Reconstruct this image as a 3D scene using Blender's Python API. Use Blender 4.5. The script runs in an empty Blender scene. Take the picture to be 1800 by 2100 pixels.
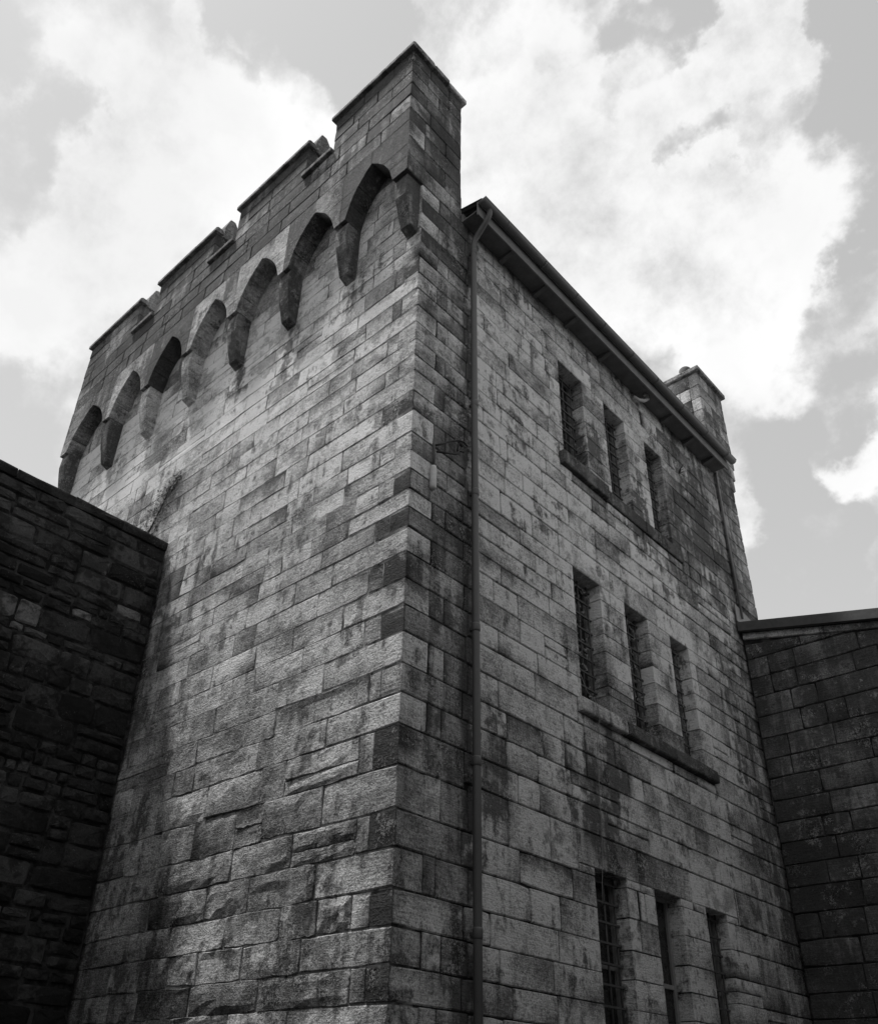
import bpy, bmesh, math, random
from mathutils import Vector, Matrix, noise
R = math.radians
rnd = random.Random(7)

# ------------------------------------------------------------------ camera
W_PX, H_PX, F_PX, PPX, PPY = 1800.0, 2100.0, 1825.35, 861.94, 1185.68
CAM = Vector((5.26939, -5.33699, 1.6))
yaw, pitch, roll = R(133.56368), R(31.41072), R(1.83698)
fw = Vector((math.cos(pitch)*math.cos(yaw), math.cos(pitch)*math.sin(yaw), math.sin(pitch)))
r0 = fw.cross(Vector((0, 0, 1))).normalized(); u0 = r0.cross(fw)
right = r0*math.cos(roll) + u0*math.sin(roll); up = -r0*math.sin(roll) + u0*math.cos(roll)
scene = bpy.context.scene
cd = bpy.data.cameras.new('camera'); cam = bpy.data.objects.new('camera', cd); scene.collection.objects.link(cam)
m = Matrix((right, up, -fw)).transposed().to_4x4(); m.translation = CAM
cam.matrix_world = m
cd.sensor_fit = 'HORIZONTAL'; cd.sensor_width = 36.0; cd.lens = 36.0*F_PX/W_PX
cd.shift_x = (W_PX/2-PPX)/W_PX; cd.shift_y = (PPY-H_PX/2)/W_PX
cd.clip_start = 0.05; cd.clip_end = 3000
scene.camera = cam

def proj(p):
    d = Vector(p)-CAM; z = d.dot(fw)
    if z < .05: return None
    return (PPX+F_PX*d.dot(right)/z, PPY-F_PX*d.dot(up)/z)
def pixdir(x, y):
    return (right*((x-PPX)/F_PX) - up*((y-PPY)/F_PX) + fw).normalized()

# ------------------------------------------------------------------ sun, sky, exposure
SUN = Vector((-0.308, -0.17, 1.0)).normalized()          # towards the sun
sl = bpy.data.lights.new('sun', 'SUN'); sl.energy = 3.0; sl.angle = R(5.0); sl.color = (1, .99, .98)
so = bpy.data.objects.new('sun', sl); scene.collection.objects.link(so)
so.rotation_euler = SUN.to_track_quat('Z', 'Y').to_euler(); so.location = (0, 0, 40)

world = bpy.data.worlds.new('World'); scene.world = world; world.use_nodes = True
nt = world.node_tree; N = nt.nodes; LK = nt.links
for n in list(N): N.remove(n)
def wn(t, **k):
    n = N.new(t)
    for a, b in k.items(): setattr(n, a, b)
    return n
def wmath(op, a, b=None, c=None, clamp=False):
    n = N.new('ShaderNodeMath'); n.operation = op; n.use_clamp = clamp
    for i, v in enumerate((a, b, c)):
        if v is None: continue
        if isinstance(v, (int, float)): n.inputs[i].default_value = v
        else: LK.new(v, n.inputs[i])
    return n.outputs[0]
geo = wn('ShaderNodeTexCoord')
DIR = geo.outputs['Generated']
sky = wn('ShaderNodeTexSky'); sky.sky_type = 'NISHITA'; sky.sun_disc = False
sky.sun_elevation = math.asin(SUN.z); sky.sun_rotation = math.atan2(SUN.x, SUN.y)
sky.air_density = 1.0; sky.dust_density = 0.3; sky.ozone_density = 1.0
bw = wn('ShaderNodeRGBToBW'); LK.new(sky.outputs[0], bw.inputs[0])
SKY_K = 0.15
skyv = wmath('ADD', wmath('MULTIPLY', wmath('MINIMUM', wmath('MULTIPLY', bw.outputs[0], SKY_K), .46), .6), .15)   # thin high veil over the clear sky
# cloud field: large noise everywhere, gathered into the banks the photograph shows
dn = wn('ShaderNodeTexNoise'); dn.inputs['Scale'].default_value = 5.5; dn.inputs['Detail'].default_value = 7; dn.inputs['Roughness'].default_value = .58
LK.new(DIR, dn.inputs['Vector'])
sub = wn('ShaderNodeVectorMath', operation='SUBTRACT'); LK.new(dn.outputs['Color'], sub.inputs[0]); sub.inputs[1].default_value = (.5, .5, .5)
scl = wn('ShaderNodeVectorMath', operation='SCALE'); LK.new(sub.outputs[0], scl.inputs[0]); scl.inputs['Scale'].default_value = .30
add = wn('ShaderNodeVectorMath', operation='ADD'); LK.new(DIR, add.inputs[0]); LK.new(scl.outputs[0], add.inputs[1])
nrm = wn('ShaderNodeVectorMath', operation='NORMALIZE'); LK.new(add.outputs[0], nrm.inputs[0])
WD = nrm.outputs[0]
D2S = 1800/1776.0
banks = [  # x, y, radius, weight (photo pixels of the 1776-wide view -> directions in the sky)
 (300, 110, 150, .9), (200, 250, 150, .9), (420, 250, 130, .85), (620, 220, 120, .9), (130, 420, 140, .8), (300, 420, 170, .8),
 (60, 560, 120, .75), (160, 620, 120, .7), (420, 60, 70, .5),
 (1040, 40, 90, .6), (1150, 110, 90, .6), (1400, 110, 120, 1.0), (1500, 180, 100, .85), (1380, 60, 90, .7),
 (1010, 300, 150, 1.2), (1180, 330, 150, 1.2), (1330, 430, 170, 1.3), (1520, 450, 150, 1.), (1590, 540, 90, .8), (1760, 520, 110, -.5), (1740, 700, 120, -.4), (1520, 880, 90, -.6), (1100, 195, 55, -.5), (1220, 215, 55, -.5), (1250, 540, 190, 1.3), (1430, 630, 150, .75), (1500, 720, 100, .3),
 (1740, 905, 70, .9), (80, 760, 60, .35),
 (640, 40, 150, -.8), (780, 90, 90, -.7), (30, 180, 110, -.8), (1700, 120, 160, -.8), (1330, 285, 60, -.6), (1440, 270, 75, -.9), (1255, 70, 60, -.8), (1740, 780, 90, -.6), (1600, 1000, 100, -1.), (470, 130, 40, -.6), (1560, 1160, 100, -1.2), (1520, 900, 60, -.5), (1640, 30, 110, -.6), (1740, 420, 90, -.7), (1600, 900, 100, -.4), (60, 860, 120, -.6), (1700, 1100, 160, -.6),
]
acc = None
for (bx_, by_, br_, bwgt) in banks:
    d = pixdir(bx_*D2S, by_*D2S)
    d2 = pixdir((bx_+br_)*D2S, by_*D2S)
    cosr = d.dot(d2)
    dp = wn('ShaderNodeVectorMath', operation='DOT_PRODUCT'); LK.new(WD, dp.inputs[0]); dp.inputs[1].default_value = d
    mr = wn('ShaderNodeMapRange'); mr.interpolation_type = 'SMOOTHSTEP'
    mr.inputs['From Min'].default_value = 1-(1-cosr)*2.3; mr.inputs['From Max'].default_value = 1-(1-cosr)*.12
    mr.inputs['To Min'].default_value = 0; mr.inputs['To Max'].default_value = bwgt
    LK.new(dp.outputs['Value'], mr.inputs['Value'])
    acc = mr.outputs[0] if acc is None else wmath('ADD', acc, mr.outputs[0])
acc = wmath('MAXIMUM', wmath('MINIMUM', acc, 1.0), -1.0)
fn = wn('ShaderNodeTexNoise'); fn.inputs['Scale'].default_value = 4.2; fn.inputs['Detail'].default_value = 12; fn.inputs['Roughness'].default_value = .66
LK.new(DIR, fn.inputs['Vector'])
fld = wmath('ADD', wmath('MULTIPLY', acc, .42), wmath('MULTIPLY', wmath('SUBTRACT', fn.outputs['Fac'], .5), 2.0))
cm = wn('ShaderNodeMapRange'); cm.interpolation_type = 'SMOOTHSTEP'
cm.inputs['From Min'].default_value = -.20; cm.inputs['From Max'].default_value = .42
LK.new(fld, cm.inputs['Value'])
thin = wn('ShaderNodeTexNoise'); thin.inputs['Scale'].default_value = 3.7; thin.inputs['Detail'].default_value = 5; LK.new(WD, thin.inputs['Vector'])
cv = wn('ShaderNodeMapRange'); cv.inputs['From Min'].default_value = .35; cv.inputs['From Max'].default_value = .62; cv.inputs['To Min'].default_value = .52; cv.inputs['To Max'].default_value = .60
LK.new(thin.outputs['Fac'], cv.inputs['Value'])
mx = wn('ShaderNodeMix'); mx.data_type = 'FLOAT'
LK.new(cm.outputs[0], mx.inputs[0]); LK.new(skyv, mx.inputs[2]); LK.new(cv.outputs[0], mx.inputs[3])
bgd = wn('ShaderNodeBackground'); LK.new(mx.outputs[0], bgd.inputs['Color']); bgd.inputs['Strength'].default_value = 1.0
ow = wn('ShaderNodeOutputWorld'); LK.new(bgd.outputs[0], ow.inputs['Surface'])

vs = scene.view_settings; vs.view_transform = 'Standard'; vs.look = 'None'; vs.exposure = 0.8; vs.gamma = 1.0; vs.use_curve_mapping = False
scene.cycles.max_bounces = 6; scene.cycles.diffuse_bounces = 3

# ------------------------------------------------------------------ materials
def newmat(name):
    mt = bpy.data.materials.new(name); mt.use_nodes = True
    return mt, mt.node_tree.nodes, mt.node_tree.links, mt.node_tree.nodes['Principled BSDF']
class G:
    def __init__(s, name):
        s.mt, s.N, s.L, s.b = newmat(name)
        s.pos = s.N.new('ShaderNodeNewGeometry').outputs['Position']
    def noise(s, scale, detail=4, rough=.55, stretch=None, dist=0, off=0):
        n = s.N.new('ShaderNodeTexNoise'); n.inputs['Scale'].default_value = scale; n.inputs['Detail'].default_value = detail
        n.inputs['Roughness'].default_value = rough; n.inputs['Distortion'].default_value = dist
        v = s.pos
        if stretch or off:
            mp = s.N.new('ShaderNodeMapping'); mp.inputs['Scale'].default_value = stretch or (1, 1, 1); mp.inputs['Location'].default_value = (off, off*.7, -off)
            s.L.new(v, mp.inputs['Vector']); v = mp.outputs[0]
        s.L.new(v, n.inputs['Vector']); return n.outputs['Fac']
    def voro(s, scale, stretch=None, feature='F1'):
        n = s.N.new('ShaderNodeTexVoronoi'); n.feature = feature; n.inputs['Scale'].default_value = scale
        v = s.pos
        if stretch:
            mp = s.N.new('ShaderNodeMapping'); mp.inputs['Scale'].default_value = stretch; s.L.new(v, mp.inputs['Vector']); v = mp.outputs[0]
        s.L.new(v, n.inputs['Vector']); return n
    def m(s, op, a, b=None, c=None, clamp=False):
        n = s.N.new('ShaderNodeMath'); n.operation = op; n.use_clamp = clamp
        for i, v in enumerate((a, b, c)):
            if v is None: continue
            if isinstance(v, (int, float)): n.inputs[i].default_value = v
            else: s.L.new(v, n.inputs[i])
        return n.outputs[0]
    def step(s, v, lo, hi, t0=0., t1=1.):
        n = s.N.new('ShaderNodeMapRange'); n.interpolation_type = 'SMOOTHSTEP'
        n.inputs['From Min'].default_value = lo; n.inputs['From Max'].default_value = hi; n.inputs['To Min'].default_value = t0; n.inputs['To Max'].default_value = t1
        s.L.new(v, n.inputs['Value']); return n.outputs[0]
    def attr(s, name):
        n = s.N.new('ShaderNodeAttribute'); n.attribute_name = name; return n.outputs['Fac']
    def mix(s, f, a, b):
        n = s.N.new('ShaderNodeMix'); n.data_type = 'FLOAT'
        for i, v in ((0, f), (2, a), (3, b)):
            if isinstance(v, (int, float)): n.inputs[i].default_value = v
            else: s.L.new(v, n.inputs[i])
        return n.outputs[0]
    def out(s, col, rough=.9, spec=.15, bump=None, strength=.6, dist=.02):
        if isinstance(col, (int, float)): s.b.inputs['Base Color'].default_value = (col, col, col, 1)
        else: s.L.new(col, s.b.inputs['Base Color'])
        if isinstance(rough, (int, float)): s.b.inputs['Roughness'].default_value = rough
        else: s.L.new(rough, s.b.inputs['Roughness'])
        s.b.inputs['Specular IOR Level'].default_value = spec
        if bump is not None:
            bn = s.N.new('ShaderNodeBump'); bn.inputs['Strength'].default_value = strength; bn.inputs['Distance'].default_value = dist
            s.L.new(bump, bn.inputs['Height']); s.L.new(bn.outputs[0], s.b.inputs['Normal'])
        return s.mt

def stone_material():
    g = G('weathered_sandstone')
    tone, soot, rgh = g.attr('tone'), g.attr('soot'), g.attr('rgh')  # soot also carries painted shade
    big = g.noise(1.3, 5, .6)
    mid = g.noise(7, 6, .62, off=3.1)
    fine = g.noise(34, 7, .7, off=8.2)
    grit = g.noise(95, 4, .7)
    bed = g.noise(9, 5, .6, stretch=(.55, .55, 6.5), dist=.6)
    streak = g.noise(6, 4, .6, stretch=(1, 1, .09), off=5.5)
    def c(n, k): return g.m('MULTIPLY', g.m('SUBTRACT', n, .5), k)
    huge = g.noise(.55, 4, .6, off=2.2)
    v = g.m('MULTIPLY', tone, g.m('MAXIMUM', .3, g.m('ADD', 1.06, c(huge, 2.2))))
    v = g.m('MULTIPLY', v, g.m('MAXIMUM', .22, g.m('ADD', 1., c(big, 2.8))))
    v = g.m('MULTIPLY', v, g.m('MAXIMUM', .2, g.m('ADD', 1., c(mid, 2.6))))
    v = g.m('MULTIPLY', v, g.m('MAXIMUM', .12, g.m('ADD', 1., c(fine, 3.0))))
    v = g.m('MULTIPLY', v, g.m('MAXIMUM', .3, g.m('ADD', 1., c(bed, 1.6))))
    v = g.m('MULTIPLY', v, g.m('MAXIMUM', .15, g.m('ADD', 1.05, c(grit, 3.4))))
    v = g.m('MINIMUM', g.m('MULTIPLY', v, 1.62), .74)
    # black crust: patchy, running down in streaks; its mask also carries painted shade
    s = g.m('ADD', g.m('ADD', soot, c(streak, 1.9)), g.m('ADD', c(mid, 2.4), g.m('ADD', c(fine, 1.4), c(big, 2.8))))
    sm = g.step(s, .26, .90)
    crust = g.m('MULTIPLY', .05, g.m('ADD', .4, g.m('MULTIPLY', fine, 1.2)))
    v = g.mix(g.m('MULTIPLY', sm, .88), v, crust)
    # pale flaking lichen, in patches
    pn = g.m('ADD', g.noise(1.5, 6, .66, off=13), g.m('MULTIPLY', c(mid, 1.), .5))
    pm = g.step(pn, .535, .64)
    v = g.m('MULTIPLY', v, g.m('SUBTRACT', 1., g.m('MULTIPLY', pm, .5)))
    ff = g.m('ADD', g.noise(30, 9, .82, off=21, dist=.5), g.m('ADD', c(mid, .5), c(grit, .35)))
    fl = g.m('MULTIPLY', g.step(ff, .53, .60), g.step(pn, .50, .60))
    v = g.mix(g.m('MULTIPLY', fl, g.m('SUBTRACT', .85, g.m('MULTIPLY', soot, .55))), v, .56)
    h = g.m('ADD', g.m('MULTIPLY', fine, g.m('ADD', .35, rgh)), g.m('ADD', g.m('MULTIPLY', mid, g.m('MULTIPLY', rgh, 1.6)), g.m('ADD', g.m('MULTIPLY', grit, .16), g.m('MULTIPLY', bed, .30))))
    return g.out(v, .92, .12, h, .9, .04)
def mortar_material(name, lo, hi):
    g = G(name)
    a = g.noise(4, 6, .65); f = g.noise(70, 4, .6)
    v = g.mix(g.step(a, .42, .62), lo, hi)
    v = g.m('MULTIPLY', v, g.m('ADD', .5, f))
    return g.out(v, .95, .05, f, .6, .01)
def rubble_material():
    g = G('dark_rubble_stone')
    tone = g.attr('tone')
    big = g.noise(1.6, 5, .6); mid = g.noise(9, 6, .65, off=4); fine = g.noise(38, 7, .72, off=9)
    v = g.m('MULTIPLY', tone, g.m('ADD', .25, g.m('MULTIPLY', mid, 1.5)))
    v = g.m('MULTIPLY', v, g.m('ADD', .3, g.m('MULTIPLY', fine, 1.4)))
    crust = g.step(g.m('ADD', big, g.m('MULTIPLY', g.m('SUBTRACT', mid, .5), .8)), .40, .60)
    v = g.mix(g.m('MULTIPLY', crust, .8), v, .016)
    fl = g.m('MULTIPLY', g.step(g.noise(40, 5, .7, off=31), .57, .66), g.step(g.noise(2.6, 4, .6, off=17), .5, .62))
    v = g.mix(g.m('MULTIPLY', fl, .5), v, .2)
    return g.out(v, .95, .08, g.m('ADD', fine, g.m('MULTIPLY', mid, .9)), .9, .03)
def plain_material(name, c, rough=.7, spec=.3, var=.35, sc=6, metal=0, bump=.15):
    g = G(name)
    n = g.noise(sc, 6, .6); f = g.noise(sc*9, 4, .6)
    v = g.m('MULTIPLY', c, g.m('ADD', 1-var, g.m('MULTIPLY', g.m('ADD', n, g.m('MULTIPLY', g.m('SUBTRACT', f, .5), .6)), 2*var)))
    g.b.inputs['Metallic'].default_value = metal
    return g.out(v, rough, spec, f, bump, .004)
def rubble_far_material():
    g = G('unseen_wall_rubble')
    vo = g.voro(3.2, (1, 1, 2.0)); ed = g.voro(3.2, (1, 1, 2.0), 'DISTANCE_TO_EDGE')
    f = g.noise(30, 6, .7)
    v = g.m('MULTIPLY', .06, g.m('ADD', .3, f))
    v = g.m('MULTIPLY', v, g.step(ed.outputs['Distance'], .01, .06, .25, 1.))
    return g.out(v, .95, .08, g.m('ADD', f, g.step(ed.outputs['Distance'], .0, .1)), .8, .03)
def glass_material():
    g = G('grimy_window_glass')
    n = g.noise(5, 6, .65)
    v = g.m('MULTIPLY', .05, n)
    return g.out(v, g.step(n, .35, .7, .08, .5), .5, n, .1, .01)
def ground_material():
    g = G('yard_asphalt')
    n = g.noise(.6, 6, .6); f = g.noise(60, 5, .7)
    return g.out(g.m('MULTIPLY', .055, g.m('ADD', .4, g.m('ADD', n, g.m('MULTIPLY', f, .4)))), .95, .1, f, .5, .01)
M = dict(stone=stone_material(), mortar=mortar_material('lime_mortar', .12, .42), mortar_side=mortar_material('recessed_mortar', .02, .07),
         rubble=rubble_material(), rubble_mortar=mortar_material('sooty_mortar', .015, .06), unseen_rubble=rubble_far_material(),
         glass=glass_material(), ground=ground_material(),
         iron=plain_material('rusty_iron', .075, .75, .3, .5, 12), pipe=plain_material('painted_downpipe', .085, .5, .45, .22, 3, 0, .05),
         gutter=plain_material('painted_gutter', .15, .45, .45, .3, 3), timber=plain_material('old_painted_timber', .19, .7, .2, .4, 7),
         soffit=plain_material('grimy_soffit_board', .17, .9, .1, .5, 5), pale=plain_material('pale_painted_timber', .24, .6, .3, .35, 8),
         white=plain_material('pale_metal', .5, .5, .4, .3, 20), roof=plain_material('corrugated_roof', .12, .5, .4, .3, 2),
         leaf=plain_material('dry_creeper_leaf', .10, .8, .2, .5, 30), twig=plain_material('dry_twig', .04, .9, .1, .4, 30),
         wire=plain_material('black_wire', .015, .6, .3, .3, 20), void=plain_material('dark_interior', .01, .95, .05, .3, 5),
         clay=plain_material('chimney_clay', .12, .85, .2, .35, 12))

# ------------------------------------------------------------------ mesh helpers
COL = scene.collection
class MB:
    def __init__(s): s.v = []; s.f = []; s.tone = []; s.soot = []; s.rgh = []
    def add(s, vs, fs, tone=.3, soot=0., rgh=.2):
        o = len(s.v); s.v += [tuple(p) for p in vs]; s.f += [tuple(i+o for i in f) for f in fs]
        n = len(vs)
        s.tone += tone if isinstance(tone, list) else [tone]*n
        s.soot += soot if isinstance(soot, list) else [soot]*n
        s.rgh += rgh if isinstance(rgh, list) else [rgh]*n
    def merge(s, o):
        s.add(o.v, o.f, list(o.tone), list(o.soot), list(o.rgh))
    def box(s, x0, x1, y0, y1, z0, z1, **k):
        vs = [(x, y, z) for z in (z0, z1) for y in (y0, y1) for x in (x0, x1)]
        s.add(vs, [(0, 2, 3, 1), (4, 5, 7, 6), (0, 1, 5, 4), (2, 6, 7, 3), (0, 4, 6, 2), (1, 3, 7, 5)], **k)
    def tube(s, pts, r, n=8, cap=True, **k):
        pts = [Vector(p) for p in pts]; vs = []; fs = []
        rs = r if isinstance(r, list) else [r]*len(pts)
        prev = None
        for i, p in enumerate(pts):
            a = pts[max(i-1, 0)]; b = pts[min(i+1, len(pts)-1)]; t = (b-a).normalized()
            if prev is None:
                q = t.cross(Vector((0, 0, 1)));
                if q.length < .05: q = t.cross(Vector((1, 0, 0)))
            else: q = prev - t*prev.dot(t)
            q.normalize(); prev = q; w = t.cross(q)
            for j in range(n):
                an = 2*math.pi*j/n; vs.append(p+(q*math.cos(an)+w*math.sin(an))*rs[i])
        for i in range(len(pts)-1):
            for j in range(n):
                fs.append((i*n+j, i*n+(j+1) % n, (i+1)*n+(j+1) % n, (i+1)*n+j))
        if cap: fs.append(tuple(range(n-1, -1, -1))); fs.append(tuple((len(pts)-1)*n+j for j in range(n)))
        s.add(vs, fs, **k)
    def build(s, name, mat, parent=None, smooth=False, bevel=0):
        me = bpy.data.meshes.new(name); me.from_pydata(s.v, [], s.f)
        for an in ('tone', 'soot', 'rgh'):  # soot holds soot and painted shade
            at = me.attributes.new(an, 'FLOAT', 'POINT'); at.data.foreach_set('value', getattr(s, an))
        me.materials.append(M[mat]); me.validate(); me.update()
        if smooth: me.polygons.foreach_set('use_smooth', [True]*len(me.polygons))
        o = bpy.data.objects.new(name, me); COL.objects.link(o)
        if parent is not None: o.parent = parent
        if bevel:
            b = o.modifiers.new('bevel', 'BEVEL'); b.width = bevel; b.segments = 2; b.limit_method = 'ANGLE'
        return o
def thing(name, label, cat, loc=(0, 0, 0)):
    o = bpy.data.objects.new(name, None); COL.objects.link(o); o.empty_display_size = .3
    o['label'] = label; o['category'] = cat
    return o
def tag(o, label, cat):
    o['label'] = label; o['category'] = cat; return o

class Frame:
    def __init__(s, o, U, N): s.o = Vector(o); s.U = Vector(U); s.V = Vector((0, 0, 1)); s.N = Vector(N)
    def p(s, u, v, n=0): return s.o+s.U*u+s.V*v+s.N*n
FRONT = Frame((0, 0, 0), (1, 0, 0), (0, -1, 0))       # u = x
SIDE = Frame((0, 0, 0), (0, 1, 0), (1, 0, 0))         # u = y
PARA = Frame((0, -.31, 0), (1, 0, 0), (0, -1, 0))
WING = Frame((0, 8.2, 0), (1, 0, 0), (0, -1, 0))
YARD = Frame((-4.85, 0, 0), (0, 1, 0), (1, 0, 0))

def block(fr, c, depth=.14, gap=(.006,)*4, tone=.3, soot_shadef=None, rgh=.2, proud=0., cham=.009, jit=.003, rec=.010, round_=0., tilt=.004, nx=4, nz=3, endtone=None):
    """A dressed stone: c = corners (u,v) bl, br, tr, tl; gap = l, r, b, t joint halves."""
    mb = MB()
    gl, gr, gb, gt = gap
    (a0, b0), (a1, b1), (a2, b2), (a3, b3) = c
    a0 += gl; a3 += gl; a1 -= gr; a2 -= gr; b0 += gb; b1 += gb; b2 -= gt; b3 -= gt
    w = max(.02, (a1-a0+a2-a3)/2); h = max(.02, (b3-b0+b2-b1)/2)
    def bl(s, t):
        u = (a0*(1-s)+a1*s)*(1-t)+(a3*(1-s)+a2*s)*t; v = (b0*(1-s)+b1*s)*(1-t)+(b3*(1-s)+b2*s)*t
        return u, v
    cs = min(cham/w, .3); ct = min(cham/h, .3)
    z_off = rnd.uniform(0, 50)
    tl = (rnd.uniform(-tilt, tilt), rnd.uniform(-tilt, tilt), rnd.uniform(-tilt, tilt))
    grid = []
    ring = []
    for j in range(nz):
        for i in range(nx):
            s, t = i/(nx-1), j/(nz-1)
            edge = (i in (0, nx-1)) or (j in (0, nz-1)); corner = (i in (0, nx-1)) and (j in (0, nz-1))
            s2 = cs+(1-2*cs)*s; t2 = ct+(1-2*ct)*t
            u, v = bl(s2, t2); uo, vo = bl(s, t)
            ju, jv = rnd.uniform(-jit, jit), rnd.uniform(-jit, jit)
            if corner and round_:
                k = round_*rnd.uniform(.3, 1.)
                du = (1 if i == 0 else -1)*min(k, w*.25); dv = (1 if j == 0 else -1)*min(k, h*.3)
                u += du*.6; v += dv*.6; uo += du*.5; vo += dv*.5
            n = proud+tl[0]*(s-.5)*2+tl[1]*(t-.5)*2+(tl[2] if not edge else 0)+((noise.noise(Vector((u*3.1+z_off, v*4.3, tl[0]*90)))*.8+.08+noise.noise(Vector((u*9, v*11, z_off)))*.6)*rgh*.020 if not edge else -rnd.random()*rgh*.004)
            n = max(n, proud-.004)
            grid.append((u+ju, v+jv, n))
            if edge: ring.append((j*nx+i, uo+ju*.6, vo+jv*.6, n-rec))
    # order ring ccw
    order = [(0, i) for i in range(nx)]+[(j, nx-1) for j in range(1, nz)]+[(nz-1, i) for i in range(nx-2, -1, -1)]+[(j, 0) for j in range(nz-2, 0, -1)]
    rd = {r[0]: r for r in ring}
    rr = [rd[j*nx+i] for j, i in order]; K = len(rr)
    pts = [fr.p(*g) for g in grid]+[fr.p(q[1], q[2], q[3]) for q in rr]+[fr.p(q[1], q[2], proud-depth) for q in rr]
    fs = []
    for j in range(nz-1):
        for i in range(nx-1):
            fs.append((j*nx+i, j*nx+i+1, (j+1)*nx+i+1, (j+1)*nx+i))
    o1 = nx*nz; o2 = o1+K
    for k in range(K):
        k2 = (k+1) % K
        fs.append((o1+k, o1+k2, rr[k2][0], rr[k][0])); fs.append((o2+k, o2+k2, o1+k2, o1+k))
    soot = [soot_shadef(p) for p in pts] if soot_shadef else 0.  # soot plus any painted shade
    gu, gv = rnd.gauss(0, .30), rnd.gauss(0, .24)
    def tg(k): 
        sg, tg_ = k
        return max(.02, tone*(1+gu*(sg-.5)*2+gv*(tg_-.5)*2))
    gs = [((i % nx)/(nx-1), (i//nx)/(nz-1)) for i in range(nx*nz)]
    tn = [tg(k) for k in gs]+[tg(gs[q[0]]) for q in rr]*2
    mb.add(pts, fs, tone=tn, soot=soot, rgh=rgh)
    return mb

def parea(mb):
    q = [proj(p) for p in mb.v[:12]]
    if any(x is None for x in q): return 0
    xs = [min(max(a[0], 0), W_PX) for a in q]; ys = [min(max(a[1], 0), H_PX) for a in q]
    return (max(xs)-min(xs))*(max(ys)-min(ys))
def emit(blocks, name, mat, parent, limit=300, parents=None):
    """blocks: list of MB or (MB, parent). Largest in view become single parts, the rest one joined part per parent."""
    bl = [(b if isinstance(b, tuple) else (b, parent)) for b in blocks]
    bl.sort(key=lambda t: -parea(t[0]))
    for mb, par in bl[:limit]: mb.build(name, mat, par)
    rest = {}
    for mb, par in bl[limit:]:
        rest.setdefault(par.name, (MB(), par))[0].merge(mb)
    for k, (mb, par) in rest.items():
        o = mb.build(name+'work', mat, par); o['kind'] = 'stuff'

def subtract(rects, ex):
    out = []
    for r in rects:
        cur = [r]
        for e in ex:
            nxt = []
            for (a, b, c, d) in cur:
                if e[1] <= a or e[0] >= b or e[3] <= c or e[2] >= d: nxt.append((a, b, c, d)); continue
                if a < e[0]: nxt.append((a, e[0], c, d))
                if b > e[1]: nxt.append((e[1], b, c, d))
                aa, bb = max(a, e[0]), min(b, e[1])
                if c < e[2]: nxt.append((aa, bb, c, e[2]))
                if d > e[3]: nxt.append((aa, bb, e[3], d))
            cur = nxt
        out += cur
    return [r for r in out if r[1]-r[0] > .05 and r[3]-r[2] > .05]

def lerp(x, xs, ys):
    if x <= xs[0]: return ys[0]
    for i in range(1, len(xs)):
        if x <= xs[i]:
            t = (x-xs[i-1])/(xs[i]-xs[i-1]); return ys[i-1]*(1-t)+ys[i]*t
    return ys[-1]
def bump1(x, c, w):  # soft bell
    t = abs(x-c)/w
    return max(0., 1-t*t) if t < 1 else 0.

# ------------------------------------------------------------------ ground
gm = MB(); gm.add([(-600, -600, 0), (600, -600, 0), (600, 600, 0), (-600, 600, 0)], [(0, 1, 2, 3)])
g_ = gm.build('ground', 'ground'); g_['kind'] = 'structure'

# ------------------------------------------------------------------ the tower
tower = thing('stone_tower', 'tall weathered sandstone tower block with battlemented parapet and barred windows', 'tower')
XL, YB = -9.3, 9.1                                   # far left end, far back end
corner_z = [13.40, 13.08, 12.76, 12.45, 12.15, 11.85, 11.55, 11.255, 10.988, 10.671, 10.391, 10.091, 9.799, 9.516, 9.253, 9.008, 8.687, 8.4, 8.076, 7.817, 7.565, 7.299, 7.057, 6.807,
            6.499, 6.195, 5.889, 5.594, 5.259, 4.963, 4.651, 4.273, 3.879, 3.559, 3.227, 2.936, 2.644, 2.377, 2.05, 1.72, 1.38, 1.04, .7, .36, 0.]
FIRST = 7                                             # interval FIRST is the course 11.255-10.988 : even = long on the front
courses = [(corner_z[i+1], corner_z[i], i-FIRST) for i in range(len(corner_z)-1)]

WIN = [(3.045, 3.675), (4.285, 4.905), (5.525, 6.085)]
STOREY = [(9.64, 11.48), (5.92, 7.79), (2.12, 3.97)]
wins = [(a, b, c, d) for (c, d) in STOREY for (a, b) in WIN]
LINT = [(2.76, 3.97), (3.97, 5.2), (5.2, 6.4)]

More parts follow.
